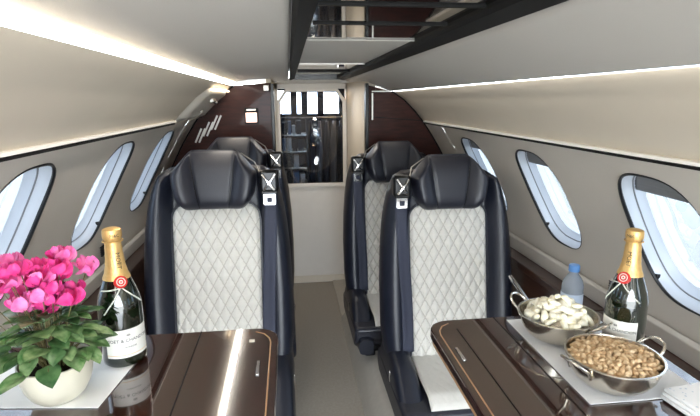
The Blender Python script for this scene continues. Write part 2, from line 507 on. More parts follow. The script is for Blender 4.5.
# wooden partitions at each side of the aisle
def prof_pts(sd, ztop, n=14, zlo=.1):
    pts = []
    for k in range(n+1):
        z = zlo+(1.2-zlo)*k/n
        pts.append((CX+sd*(off(z)-.004), z+SH_[sd]*sm((z-.3)/.3)))
    for k in range(1, n+1):
        v = k/n
        pts.append((CX+sd*(lerp(UPX[sd], v)-.004), lerp(UP[sd], v)))
    return pts
for sd, xi in ((-1,-.092),(1,.452)):
    pts = prof_pts(sd, 1.4)
    zt = pts[-1][1]
    poly = [(xi,.1)]+pts+[(xi, 1.425 if sd < 0 else 1.41)]
    t = thing('partition', 'glossy red brown wood partition behind the %s rear seat' % ('left' if sd < 0 else 'right'), 'partition', (xi,YP,.1))
    O = (xi,YP,.1)
    MB().prism(poly, YP, YP+.03, 'y').build('panel', 'veneer', t, off=O, smooth=False)
    MB().box((xi-sd*.006,YP+.005,.76), (.018,.05,1.32)).build('edge_strip', 'black', t, off=O, bevel=.003)
    e = MB(); e.tube([(a,YP-.003,b) for a,b in pts[8:]], .005, 6); e.build('edge_trim', 'blackmatte', t, off=O)
    if sd < 0:
        MB().box((-.205,YP-.008,1.245), (.075,.014,.085)).build('sign_housing', 'blackmatte', t, off=O, bevel=.004)
        MB().box((-.205,YP-.017,1.236), (.060,.006,.052)).build('lit_sign', 'sign_lit', t, off=O, bevel=.002)
        MB().box((-.205,YP-.017,1.278), (.050,.006,.010)).build('sign_strip', 'satin', t, off=O)
        MB().box((-.118,YP-.01,1.395), (.03,.014,.03)).build('small_plate', 'satin', t, off=O, bevel=.002)
        for k in range(3):  # pale bars imitating window reflections in the veneer gloss
            MB().box((-.50+.045*k,YP-.006,1.14+.035*k), (.008,.01,.085), (0,.45,0)).build('louvre', 'satin', t, off=O)
            MB().box((-.48+.045*k,YP-.006,1.14+.035*k), (.008,.01,.085), (0,.45,0)).build('louvre', 'satin', t, off=O)
    else:
        MB().box((.478,YP-.006,1.29), (.008,.01,.15)).build('metal_edge', 'satin', t, off=O)
        MB().box((.53,YP-.006,1.375), (.11,.01,.006)).build('metal_edge', 'satin', t, off=O)
        MB().box((.62,YP-.004,1.22), (.32,.008,.004), (0,.08,0)).build('panel_seam', 'blackmatte', t, off=O)
# raised service panel at the rear of the left wall
t = thing('service_panel', 'cream overhead service panel on the left wall beside the wood partition', 'panel', (-.45,2.5,1.25))
O = (-.45,2.5,1.25)
m = MB()
def sp(u, v):
    y = 2.22+.60*u; vv = .02+.80*v*(1-.0*u)
    lo = .0
    inset = .016*sm(min(u, 1-u*.0)*6)*sm(v*6)*sm((1-v)*8)
    x = CX-lerp(UPX[-1], vv)+inset+.002; z = lerp(UP[-1], vv)-inset*.6
    return (x, y, z)
m.grid(sp, 24, 20); m.build('cover', 'ivory', t, off=O, ang=180)
def upP(vv, y, d): return (CX-lerp(UPX[-1], vv)+d, y, lerp(UP[-1], vv)-d*.7)
m = MB(); m.tube([upP(.84, y/100, .012) for y in range(226, 284, 4)], .006, 6); m.build('bright_edge', 'led', t, off=O)  # edge brightness put in as emission; not a lamp
p = upP(.55, 2.55, .02); MB().box(p, (.02,.09,.022), (0,-.6,0)).build('vent_plate', 'satin', t, off=O, bevel=.003)
m = MB(); q = upP(.55, 2.53, .03); m.tube([q, (q[0]+.012, q[1], q[2]-.008)], .008, 12); m.build('air_nozzle', 'black', t, off=O)
m = MB(); q = upP(.30, 2.5, .022); m.tube([q, (q[0]+.006, q[1], q[2]-.005)], .010, 14); m.build('reading_light', 'satin', t, off=O)

# side ledges under the windows
for sd in (-1, 1):
    xo = CX+sd*.893; xi = CX+sd*.635; xn = CX+sd*.806; yk = 1.40 if sd > 0 else 1.345
    side = 'left' if sd < 0 else 'right'
    t2 = thing('side_ledge', 'narrow rear part of the %s side ledge between the seats and the wall' % side, 'ledge', (CX+sd*.85,2,.1))
    O2 = (CX+sd*.85,2,.1)
    MB().box(((xo+xn)/2,(yk+YP)/2,.635), (abs(xo-xn),YP-yk-.006,.03)).build('top_board', 'ledgewood', t2, off=O2, bevel=.004)
    MB().box(((xo+xn)/2+sd*.006,(yk+YP)/2,.358), (abs(xo-xn)-.012,YP-yk-.03,.515)).build('side_box', 'ledgewood', t2, off=O2)
    t = thing('side_ledge', 'wide dark brown side ledge between the %s table and the wall under the windows' % side, 'ledge', (CX+sd*.75,1,.1))
    O = (CX+sd*.75,1,.1)
    MB().box(((xo+xi)/2,(Y0+yk)/2,.635), (abs(xo-xi),yk-Y0,.03)).build('top_board', 'ledgewood', t, off=O, bevel=.004)
    MB().box(((xo+xi)/2+sd*.006,(Y0+yk)/2,.358), (abs(xo-xi)-.012,yk-Y0-.02,.515)).build('side_box', 'ledgewood', t, off=O)
    MB().box((xi+sd*.010,(Y0+yk)/2-.005,.6515), (.008,yk-Y0-.03,.002)).build('edge_inlay', 'satin', t, off=O)
    m = MB()
    m.prism([(CX+sd*.868,.651),(CX+sd*.895,.651),(CX+sd*.875,.715),(CX+sd*.862,.722),(CX+sd*.852,.712)], Y0, YP, 'y')
    struct(m.build('trim_%d' % (3 if sd < 0 else 4), 'liner_low', bevel=.003))
    # small grille
    g = MB(); gy, gz = (1.93,.775) if sd < 0 else (1.36,.735)
    for k in range(5): g.box((CX+sd*(off(gz)-.004),gy,gz+.008*k-.016), (.006,.09,.004), (0,-sd*.3,0))
    g.build('grille', 'gasket', t, off=O)

# ---------------------------------------------------------------- seats
def yf(z): return (z-.90)*.17           # front plane, reclines aft with height
WPT = [(.28,.25),(.34,.272),(.44,.280),(.6,.281),(.76,.275),(.86,.266),(.93,.255),(1.0,.237),(1.05,.215),(1.072,.195)]
def bw(z): return lerp(WPT, z)
def front(x, z):
    w_ = bw(z); t = abs(x)
    if t < .168: return yf(z)+.012+.0*t
    s_ = min(1, (t-.168)/(w_-.168))
    return yf(z)+.012-.062*sin(pi*min(1, .05+s_*.62))**.8 + .055*s_**5
def make_seat(m_, label, loc, dz=0, group=None):
    """m_ = +1 when the aisle is on the +x side"""
    t = thing('cabin_seat', label, 'seat', loc, 0, group)
    O = (0,0,loc[2]-dz)
    b = MB()
    NF = 40
    def ring(u, v):
        z = .22+(1.075-.22)*v
        w_ = bw(z)
        if v > .985: w_ *= .93
        if u < .5:
            x = w_*(2*(u/.5)-1)
            y = front(x, z)
            if v > .985: y += .02
        else:
            q = (u-.5)/.5
            a = pi*q
            x = w_*cos(a)*(1 if abs(cos(a)) < .9 else 1)
            y = yf(z)+.07+.07*sin(a)**.6 if sin(a) > 1e-6 else yf(z)+.07
            if v > .985: y -= .015
        return (x, y, z)
    b.grid(ring, 80, 40, closed_u=True, cap=True)
    b.build('backrest', 'navy', t, off=O, ang=180)
    # quilted insert
    q = MB(); zt, zb, hw, rc = .948, .33, .164, .055
    def ins(u, v):
        z = zb+(zt-zb)*v
        h = hw
        if z > zt-rc: h = hw-rc+sqrt(max(0, rc*rc-(z-(zt-rc))**2))
        x = (2*u-1)*h
        a = x/.042+z/.075; c = x/.042-z/.075
        da = abs(a-round(a)); dc = abs(c-round(c))
        d = min(da, dc)
        ed = min(1, min((h-abs(x))/.012, (zt-z)/.012))
        puff = .011*min(1, d/.42)**.6
        return (x, yf(z)+.006-puff*max(ed, 0)-.010*max(0, ed)**.5, z)
    q.grid(ins, 150, 200); paint_groove_shade(q.build('quilted_panel', 'quilt', t, off=O, ang=180), O[2])
    # piping around the insert
    pp = []
    for k in range(12): pp.append((-hw-.002, zb+(zt-rc-zb)*k/12))
    for k in range(9): a = pi-pi/2*k/8; pp.append((-hw+rc+rc*cos(a), zt-rc+rc*sin(a)))
    for k in range(9): a = pi/2-pi/2*k/8; pp.append((hw-rc+rc*cos(a), zt-rc+rc*sin(a)))
    for k in range(12): pp.append((hw+.002, zt-rc-(zt-rc-zb)*k/12))
    g = MB(); g.tube([(x, yf(z)+.0, z) for x, z in pp], .0045, 6); g.build('piping', 'charcoal', t, off=O)
    # headrest
    h = MB()
    HP = [(.928,.100),(.940,.117),(.960,.133),(.985,.146),(1.03,.156),(1.060,.158),(1.072,.153),(1.11,.120),(1.143,.090),(1.150,.080)]
    z0, z1 = .928, 1.150
    def hr(u, v):
        z = z0+(z1-z0)*v; w_ = lerp(HP, z)
        bul = sqrt(max(0, 1-(2*v-1)**4))
        if u < .6:
            x = w_*(2*(u/.6)-1)
            sp_ = .052+.034*v                      # half width of the centre panel, wider at the top
            e = abs(x)-sp_
            y = -.052*bul
            if e > 0: y -= .030*sin(pi*min(1, e/(max(.02, w_-sp_))*.8))*bul
            y += .006*math.exp(-(e/.0045)**2)*bul
            edge = max(0, (abs(x)/w_-.86)/.14); y += .050*edge**2*bul
        else:
            a = pi*(u-.6)/.4
            x = w_*cos(a); y = .0+.045*sin(a)**.7*bul if sin(a) > 1e-6 else 0
        return (x, yf(z)+y-.012, z)
    h.grid(hr, 100, 36, closed_u=True, cap=True)
    hd = h.build('headrest', 'charcoal', t, off=O, ang=180)
    for s_ in (-1, 1):
        g = MB()
        pts = []
        for k in range(13):
            v = .05+.9*k/12; z = z0+(z1-z0)*v; x = s_*(.052+.034*v); bul = sqrt(max(0, 1-(2*v-1)**4))
            pts.append((x, yf(z)-.012-.052*bul+.004, z))
        g.tube(pts, .0022, 6); g.build('seam', 'black', hd, off=O)
    # shoulder harness on the aisle side
    bt = MB()
    ZZ = [1.005,.95,.88,.80,.70,.60,.50,.42]
    def st(u, v):
        z = .99-(.99-.36)*v
        xc = m_*(.208-.022*sm(v*1.2))
        x = xc+(u-.5)*.048
        return (x, min(front(x, z), front(xc, z))-.006-.004*sin(pi*u), z)
    bt.grid(st, 6, 30); bt.build('shoulder_strap', 'webbing', t, off=O, ang=180, solid=.003)
    xb = m_*.205
    yb_ = front(xb, 1.0)
    MB().box((xb, yb_-.004, 1.035), (.07,.05,.085), (-.1,0,0)).build('strap_housing', 'black', t, off=O, bevel=.012, seg=3)
    k_ = MB()
    zc = .975; yy = front(xb, .97)-.016
    pl = rrect(xb-.022, zc-.028, xb+.022, zc+.026, .006)
    hl = rrect(xb-.010, zc-.018, xb+.010, zc+.002, .003)
    n = len(pl)
    vs = [(a,yy-.004,b_) for a,b_ in pl]+[(a,yy-.004,b_) for a,b_ in hl]+[(a,yy+.004,b_) for a,b_ in pl]+[(a,yy+.004,b_) for a,b_ in hl]
    fs = []
    for k in range(n):
        k2 = (k+1) % n
        fs += [(k,k2,n+k2,n+k),(2*n+k,3*n+k,3*n+k2,2*n+k2),(k,2*n+k,2*n+k2,k2),(n+k,n+k2,3*n+k2,3*n+k)]
    k_.add(vs, fs); bk = k_.build('buckle', 'chrome', t, off=O)
    MB().box((xb, yy-.001, zc+.022), (.062,.014,.018)).build('belt_guide', 'black', t, off=O, bevel=.004)
    c_ = MB(); yh = yb_-.036
    c_.tube([(xb-.024,yh+.004,1.064),(xb-.010,yh-.002,1.044),(xb,yh-.004,1.032),(xb+.010,yh-.002,1.018),(xb+.020,yh+.002,1.006)], .0045, 8)
    c_.tube([(xb+.024,yh+.004,1.064),(xb+.010,yh-.002,1.044),(xb,yh-.004,1.032),(xb-.010,yh-.002,1.018),(xb-.020,yh+.002,1.006)], .0045, 8)
    c_.build('harness_clip', 'chrome', t, off=O)
    # cable from headrest to housing
    c_ = MB(); c_.tube([(m_*.10,-.01+yf(1.14),1.135),(m_*.15,yf(1.1)-.005,1.10),(m_*.175,yy+.01,1.06),(m_*.19,yy-.002,1.035)], .0025, 6); c_.build('release_cord', 'satin', t, off=O)
    # seat cushion
    CT = .318
    def ctop(y): return CT-.03*sm((-.36-y)/.10)+.02*sm((-y-.1)/.2)*0
    c_ = MB()
    c_.prism(rrect(-.20,.20,.20,CT-.045,(.02,.02,.03,.03)), -.400, .0, 'y')
    c_.build('seat_cushion', 'navy', t, off=(0,0,O[2]-.0), bevel=.02, seg=3)
    c2 = MB()
    def cq(u, v):
        y = -.42+.41*v; x = (2*u-1)*.172
        a = x/.042+y/.075; c = x/.042-y/.075
        d = min(abs(a-round(a)), abs(c-round(c)))
        ed = max(0, min(1, min((.172-abs(x))/.012, (y+.42)/.012)))
        return (x, y, CT-.03*sm((-.34-y)/.09)**2+.012*ed**.5+.002*min(1, d/.42)**.6*ed)
    c2.grid(cq, 110, 150); c2.build('cushion_top', 'quilt', t, off=O, ang=180)
    # padded side bolsters that curve down at the front
    for s_ in (-1, 1):
        ar = MB()
        def arm(u, v):
            a = 2*pi*u
            y = .03-.50*v
            tp = .355+.02*sin(pi*min(1, v*1.6))-.11*sm((v-.45)/.55)**1.3; bt_ = .17
            hw_ = .050*(1-.30*sm((v-.75)/.25)); hh = (tp-bt_)/2
            cx_ = abs(cos(a))**.6*(1 if cos(a) > 0 else -1); sz_ = abs(sin(a))**.6*(1 if sin(a) > 0 else -1)
            return (s_*.224+hw_*cx_, y, (tp+bt_)/2+hh*sz_)
        ar.grid(arm, 28, 22, closed_u=True, cap=True); am = ar.build('side_bolster', 'navy', t, off=O, ang=70)
        if s_ == -m_: continue
        MB().box((m_*.275,-.19,.30), (.006,.012,.045)).build('recline_release', 'chrome', am, bevel=.002, off=O)
    # base shroud and black pedestal
    s2 = MB(); s2.prism([(-.44,.23),(-.44,.18),(-.40,.135),(.05,.135),(.10,.17),(.10,.24),(-.02,.25),(-.44,.25)], -.276, .276, 'x')
    s2.build('base_shroud', 'charcoal', t, off=(0,0,loc[2]), bevel=.02, seg=3)
    s3 = MB()
    for x in (-.2, .2):
        s3.box((x,-.20,.115+dz*0), (.05,.46,.03-dz*2*0), None)
    s3.box((0,-.20,.13), (.44,.40,.045))
    s3.build('pedestal', 'black', t, off=(0,0,loc[2]), bevel=.006)
    return t
SZ = .1
FL = make_seat(1, 'left front seat with white quilted panel behind the left table', (-.285,1.885,SZ), 0)
FR = make_seat(-1, 'right front seat with quilted panel and visible cushion beside the right table', (.640,1.93,SZ), -.04)
RL = copy_tree(FL); RL.location = (-.275,2.55,SZ); RL['label'] = 'rear left seat mostly hidden behind the left front seat'
RR = copy_tree(FR); RR.location = (.56,2.62,SZ); RR['label'] = 'rear right seat near the aisle in front of the wood partition'

t = tag(MB().box((.335,2.80,.43), (.035,.06,.37)).build('aisle_panel', 'black', bevel=.004), 'narrow black upright panel on the aisle beside the rear right seat', 'panel')

# ---------------------------------------------------------------- tables
TZ = .80
def make_table(sd, label, xi, xo, ya, yb):
    t = thing('folding_table', label, 'table', ((xi+xo)/2,(ya+yb)/2,TZ-.03))
    O = ((xi+xo)/2,(ya+yb)/2,TZ-.03)
    x0, x1 = min(xi, xo), max(xi, xo)
    rad = (.055,.012,.012,.055) if sd < 0 else (.012,.055,.055,.012)
    top = rrect(x0, ya, x1, yb, rad, 8)
    MB().prism(top, TZ-.022, TZ).build('tabletop', 'wood', t, off=O, bevel=.003, smooth=False)
    ed = rrect(x0+.004, ya+.004, x1-.004, yb-.004, rad, 8)
    MB().prism(ed, TZ-.036, TZ-.0225).build('edge_band', 'tan', t, off=O, bevel=.002)
    a = xi-.012 if sd < 0 else xi+.012
    inl = MB()
    # light inlay line that follows the aisle edge
    s_ = 1 if sd > 0 else -1
    pts = [(xi+s_*.016, ya+.05), (xi+s_*.016, yb-.075), (xi+s_*.020, yb-.055), (xi+s_*.032, yb-.033), (xi+s_*.052, yb-.020)]
    def strip(mb, pts, w_, z):
        P2 = []
        for i_, p in enumerate(pts):
            a_ = Vector(pts[max(0, i_-1)]); b_ = Vector(pts[min(len(pts)-1, i_+1)])
            d = (b_-a_).normalized(); n_ = Vector((-d.y, d.x))
            P2.append((Vector(p)+n_*w_/2, Vector(p)-n_*w_/2))
        vs = [];
        for l, r_ in P2: vs += [(l.x,l.y,z),(r_.x,r_.y,z),(l.x,l.y,z-.002),(r_.x,r_.y,z-.002)]
        fs = []
        for i_ in range(len(pts)-1):
            o_ = i_*4; fs += [(o_,o_+1,o_+5,o_+4),(o_,o_+4,o_+6,o_+2),(o_+1,o_+3,o_+7,o_+5)]
        mb.add(vs, fs)
    strip(inl, pts, .0030, TZ+.0006)
    inl.build('edge_inlay', 'tan', t, off=O)
    sx = -.219 if sd < 0 else .488
    g = MB().box((sx,(ya+yb)/2,TZ+.0001), (.0028,yb-ya-.004,.001)); g.build('fold_seam', 'blackmatte', t, off=O)
    if sd > 0:
        g = MB().box((.378,(ya+yb)/2,TZ+.0001), (.0022,yb-ya-.10,.001)); g.build('fold_seam', 'blackmatte', t, off=O)
    # latch
    lx, ly = (-.078,.925) if sd < 0 else (.346,.925)
    MB().box((lx,ly,TZ+.0012), (.007,.055,.0028)).build('latch', 'chrome', t, off=O, bevel=.001)
    if sd < 0:
        m = MB().box((-.098,1.045,TZ+.0008), (.012,.010,.0018)); m.build('catch_plate', 'satin', t, off=O)
    # support arm towards the side ledge
    ax = CX+sd*.60
    MB().box((ax,(ya+yb)/2,TZ-.0925), (.10,.40,.112)).build('support_arm', 'black', t, off=O, bevel=.006)
    return t
make_table(-1, 'glossy dark brown folding table on the left holding the flowers', -.040, -.625, .46, 1.110)
rt = make_table(1, 'glossy dark brown folding table on the right holding the snack bowls', .315, .765, .46, 1.092)
O_ = rt.location
MB().tube([(.668,1.385,.79),(.625,1.17,.79),(.640,1.10,.782)], .006, 8).build('slide_rod', 'chrome', rt, off=tuple(O_))

# ---------------------------------------------------------------- placemats, napkin
def sheet(name, label, cat, pts, z, th=.0012, m='paper'):
    cx_ = sum(p[0] for p in pts)/len(pts); cy_ = sum(p[1] for p in pts)/len(pts)
    o = MB().prism([(a-cx_,b-cy_) for a,b in pts], 0, th).build(name, m, smooth=False)
    o.location = (cx_,cy_,z); return tag(o, label, cat)
sheet('placemat', 'white paper placemat under the flower pot', 'placemat', [(-.612,.860),(-.350,.826),(-.326,1.010),(-.588,1.044)], TZ+.0012)
sheet('placemat', 'white paper placemat under the two snack bowls', 'placemat', [(.512,.722),(.735,.722),(.735,1.068),(.512,1.068)], TZ+.0012)
m = MB()
nap = thing('folded_napkins', 'stack of folded white speckled napkins at the right table edge', 'napkins', (.717,.673,TZ+.0026), R(7))
for k in range(3):
    MB().box((0.003*k-.003,.0,.0035+.0068*k), (.125,.115,.0064)).build('napkin', 'paper', nap, bevel=.0025)
dots = MB(); rd = random.Random(5)
for k in range(46):
    x, y = rd.uniform(-.058,.058), rd.uniform(-.053,.053)
    n = 6; r_ = rd.uniform(.0012,.0024)
    dots.add([(x+r_*cos(2*pi*j/n), y+r_*sin(2*pi*j/n), .0209) for j in range(n)], [tuple(range(n))])
dp = dots.build('printed_speckle', 'box_pale', nap, normals=False); dp['kind'] = 'stuff'

# ---------------------------------------------------------------- champagne
def bend_text(body, size, r, ang0, z0, parent, mname, name, vertical=False, extrude=.0002, O=(0,0,0), rfun=None):
    cu = bpy.data.curves.new('t', 'FONT'); cu.body = body; cu.size = size; cu.align_x = 'CENTER'; cu.align_y = 'CENTER'; cu.resolution_u = 2
    to = bpy.data.objects.new('t', cu); COL.objects.link(to)
    dg = bpy.context.evaluated_depsgraph_get(); me = bpy.data.meshes.new_from_object(to.evaluated_get(dg))
    bpy.data.objects.remove(to); 
    for v in me.vertices:
        x, y = v.co.x, v.co.y
        if vertical: x, y = y, -x
        z = z0+y
        rr = (rfun(z) if rfun else r)+.0006
        a = ang0+x/rr
        v.co = (rr*cos(a), rr*sin(a), z)
    me.materials.clear(); me.materials.append(MATS[mname])
    o = bpy.data.objects.new(name, me); COL.objects.link(o); o.parent = parent
    return o
def make_champagne(label, loc, face, sc):
    t = thing('champagne_bottle', label, 'bottle', loc)
    PR = [(0,.006),(.030,.002),(.040,0),(.0435,.004),(.0440,.012),(.0440,.115),(.0430,.130),(.0395,.148),(.0335,.166),(.0270,.184),(.0215,.200),(.0185,.215),(.0165,.235),(.0150,.262),(.0145,.272),(.0165,.274),(.0165,.283),(.014,.285),(0,.286)]
    PR = [(a*sc,b*sc) for a,b in PR]
    MB().lathe(PR, 48, close=False).build('glass_body', 'bottleglass', t, ang=50)
    rz = [(b,a) for a,b in PR[4:-4]]
    def rf(z): return lerp(rz, z)
    # foil
    fo = []
    for k in range(16):
        z = (.186+(.268-.186)*k/15)*sc; fo.append((rf(z)+.0012+.0004*sin(k*2.3), z))
    fo += [(.0172*sc,.270*sc),(.0190*sc,.2735*sc),(.0192*sc,.284*sc),(.0180*sc,.290*sc),(.0120*sc,.293*sc),(.0,.2935*sc)]
    m = MB(); m.lathe(fo, 40, close=False); m.build('gold_foil', 'gold', t, ang=50)
    m = MB(); m.tube([(.0192*sc*cos(2*pi*k/24),.0192*sc*sin(2*pi*k/24),.2655*sc+.0006*sin(k*3)) for k in range(24)], .0013, 6, closed=True); m.build('foil_wire', 'gold', t)
    # label
    m = MB(); a0, a1 = face-1.05, face+1.05
    m.grid(lambda u, v: (.0447*sc*cos(a0+(a1-a0)*u), .0447*sc*sin(a0+(a1-a0)*u), sc*(.022+.062*v)), 30, 2)
    lb = m.build('paper_label', 'label', t, ang=180)
    bend_text('MOËT & CHANDON', .0100*sc, .0447*sc, face, .060*sc, lb, 'ink', 'lettering')
    bend_text('CHAMPAGNE', .0050*sc, .0447*sc, face, .045*sc, lb, 'ink', 'lettering')
    # small crest above the lettering
    m = MB()
    for k in range(5):
        a = face+(-2+k)*.035; r_ = .0452*sc
        m.add([(r_*cos(a-.015), r_*sin(a-.015), .070*sc), (r_*cos(a+.015), r_*sin(a+.015), .070*sc), (r_*cos(a), r_*sin(a), .0765*sc)], [(0,1,2)])
    m.build('crown_mark', 'ink', lb, normals=False)
    m = MB(); m.grid(lambda u, v: (.0449*sc*cos(a0+(a1-a0)*u), .0449*sc*sin(a0+(a1-a0)*u), sc*(.0275+.0012*v)), 30, 1); m.build('gold_line', 'gold', lb, ang=180)
    bend_text('MOËT', .0130*sc, .018, face+.1, .226*sc, t, 'ink', 'foil_lettering', vertical=True, rfun=lambda z: rf(z)+.0018)
    bend_text('M&C', .009*sc, .0195*sc, face, .279*sc, t, 'ink', 'foil_lettering', rfun=lambda z: .0193*sc)
    # red seal
    zs = .183*sc; rs = rf(zs)+.0015
    ds = Vector((cos(face), sin(face), 0)); c = ds*rs+Vector((0,0,zs))
    tx = Vector((-sin(face), cos(face), 0)); tz = (Vector((0,0,1))-ds*.45).normalized()
    nn = tx.cross(tz); nn = nn if nn.dot(ds) > 0 else -nn
    m = MB(); n = 28
    rings = [(.0125,-.004),(.0125,.002),(.0108,.0035),(.0,.0035)]
    m.grid(lambda u, v: c+tx*rings[round(v*3)][0]*cos(2*pi*u)+tz*rings[round(v*3)][0]*sin(2*pi*u)+nn*rings[round(v*3)][1], n, 3, closed_u=True)
    se = m.build('red_seal', 'redseal', t)
    m = MB(); m.tube([c+tx*.0078*cos(2*pi*k/20)+tz*.0078*sin(2*pi*k/20)+nn*.0036 for k in range(20)], .0008, 6, closed=True)
    m.tube([c+tx*.003*cos(2*pi*k/12)+tz*.003*sin(2*pi*k/12)+nn*.0036 for k in range(12)], .0012, 6, closed=True); m.build('seal_ring', 'ribbon', se)
    # ribbon that wraps round the shoulder
    for (a_, b_, za, zb_) in ((-1.3,0,.166,.172),(0,1.0,.172,.132)):
        m = MB(); pts = []
        for k in range(14):
            q = k/13; z = (za+(zb_-za)*q)*sc; a = face+a_+(b_-a_)*q; r_ = rf(z)+.0016
            pts.append((r_*cos(a), r_*sin(a), z))
        m.tube(pts, .0014, 6); m.build('ribbon', 'ribbon', t)
    m = MB(); pts = []
    for k in range(14):
        q = k/13; z = (.172-.052*q)*sc; a = face-.1-.85*q; r_ = rf(z)+.0016
        pts.append((r_*cos(a), r_*sin(a), z))
    m.tube(pts, .0014, 6); m.build('ribbon', 'ribbon', t)
    return t
make_champagne('gold foiled champagne bottle standing beside the pink flowers', (-.356,1.0,TZ+.0025), R(-90+32), .965)
make_champagne('gold foiled champagne bottle standing behind the snack bowls', (.697,.902,TZ+.0025), R(-90-60), .905)

# ---------------------------------------------------------------- water bottle
t = thing('water_bottle', 'small clear water bottle with blue cap behind the pale snack bowl', 'bottle', (.852,1.345,.6505))
PR = [(.0,.004),(.022,.001),(.029,.0),(.032,.006),(.032,.028),(.0305,.032),(.032,.036),(.032,.050),(.0305,.054),(.032,.058),(.032,.098),(.031,.104),(.032,.108),(.0315,.120),(.027,.135),(.019,.148),(.0135,.155),(.0130,.166)]
MB().lathe(PR, 36, close=False).build('plastic_body', 'pet', t, ang=60)
MB().lathe([(0,.163),(.0158,.163),(.0162,.166),(.0162,.180),(.0145,.183),(0,.184)], 28, close=False).build('cap', 'cap_blue', t, ang=40)
m = MB(); m.grid(lambda u, v: (.0325*cos(2*pi*u), .0325*sin(2*pi*u), .060+.036*v), 36, 1, closed_u=True); m.build('wrap_label', 'plastic_label', t, ang=180)

# ---------------------------------------------------------------- bowls
def make_bowl(label, loc, rz):
    t = thing('serving_bowl', label, 'bowl', loc, rz)
    r = .083
    PR = [(0,.004),(.040,.002),(.050,.0),(.056,.003),(.066,.012),(.075,.026),(.0805,.042),(.083,.052),(.0865,.0535),(.0865,.0555),(.0825,.0555),(.079,.043),(.073,.028),(.064,.015),(.052,.0065),(0,.006)]
    MB().lathe(PR, 56, close=False).build('bowl', 'steel', t, ang=50)
    for s_ in (-1, 1):
        pts = []
        for k in range(15):
            a = pi*k/14
            y = .025*cos(a)*(1+.15*sin(a)); out = .036*sin(a)
            pts.append((s_*(.0825+out*.85), y, .046+out*.62))
        pts = [(s_*.077, .025, .032)]+pts+[(s_*.077,-.025,.032)]
        m = MB(); m.tube(pts, .0028, 8); m.build('handle', 'steel', t)
    return t
b1 = make_bowl('steel bowl heaped with pale crackers at the far end of placemat', (.588,.975,TZ+.0025), R(125))
b2 = make_bowl('steel bowl filled with roasted nuts at the near end of placemat', (.594,.786,TZ+.0025), R(12))
# crackers: curled crescents
def cracker_mesh(seed):
    rr = random.Random(seed); m = MB()
    L = rr.uniform(.8, 1.15)
    pts = []
    for k in range(9):
        a = -1.0+2.0*k/8
        pts.append((.017*sin(a)*L, .013*(1-cos(a)), .002*sin(a*2+seed)))
    m.tube(pts, lambda q: .0036+.0052*sin(pi*min(1, max(0, .08+q*.84))), 8, flat=(1.0, .75))
    return m
protos = [cracker_mesh(k).build('cracker', 'cracker', ang=180) for k in range(4)]
rr = random.Random(11); n = 0
used = set()
for lay, (cnt, rad, z) in enumerate(((22,.066,.050),(18,.052,.061),(13,.036,.072),(7,.020,.083))):
    for k in range(cnt):
        a = 2*pi*k/cnt+rr.uniform(-.2,.2)+lay; r_ = rad*(1-.28*rr.random())
        p = protos[n % 4]
        o = p if (n % 4) not in used else p.copy()
        if (n % 4) in used: COL.objects.link(o)
        used.add(n % 4)
        s_ = 1.0+rr.uniform(-.08,.12)
        o.location = (b1.location.x+r_*cos(a), b1.location.y+r_*sin(a), b1.location.z+z+rr.uniform(-.003,.004))
        o.rotation_euler = (rr.uniform(-.9,.9), rr.uniform(-.9,.9), rr.uniform(0,6.28)); o.scale = (s_,s_,s_)
        tag(o, 'curled pale cracker heaped in the steel bowl at the far end of placemat', 'cracker', 'pale crackers in the far bowl'); n += 1
# filling so that no empty steel shows between: inner layer of crackers
def nut_mesh(seed, mm):
    q = random.Random(seed); m = MB()
    a0 = q.uniform(.85,1.15)
    m.grid(lambda u, v: (.0055*sin(pi*v)*cos(2*pi*u)*a0+.0008*sin(4*pi*u)*sin(pi*v), .0048*sin(pi*v)*sin(2*pi*u), -.0068*cos(pi*v)*(1+.12*cos(2*pi*u)*sin(pi*v))), 10, 8, closed_u=True)
    return m.build('nut', mm, ang=180)
np_ = [nut_mesh(k, 'nut' if k % 2 else 'nut_light') for k in range(4)]
n = 0; used = set()
ga = pi*(3-sqrt(5))
def putnut(x, y, z):
    global n
    k = n % 4; o = np_[k] if k not in used else np_[k].copy()
    if k in used: COL.objects.link(o)
    used.add(k)
    o.location = (b2.location.x+x, b2.location.y+y, b2.location.z+z)
    o.rotation_euler = (rr.uniform(0,6.28), rr.uniform(0,6.28), rr.uniform(0,6.28)); s_ = rr.uniform(.9,1.2); o.scale = (s_,s_,s_)
    tag(o, 'roasted nut lying in the steel bowl at the near end of placemat', 'nut', 'roasted nuts in the near bowl'); n += 1
for k in range(190):
    r_ = .077*sqrt((k+.5)/190); a = k*ga
    putnut(r_*cos(a), r_*sin(a), .0485+.008*(1-(r_/.077)**2)+rr.uniform(-.002,.002))
for k in range(90):
    r_ = .073*sqrt((k+.5)/90); a = k*ga+1
    putnut(r_*cos(a), r_*sin(a), .0405+.008*(1-(r_/.077)**2)+rr.uniform(-.002,.002))

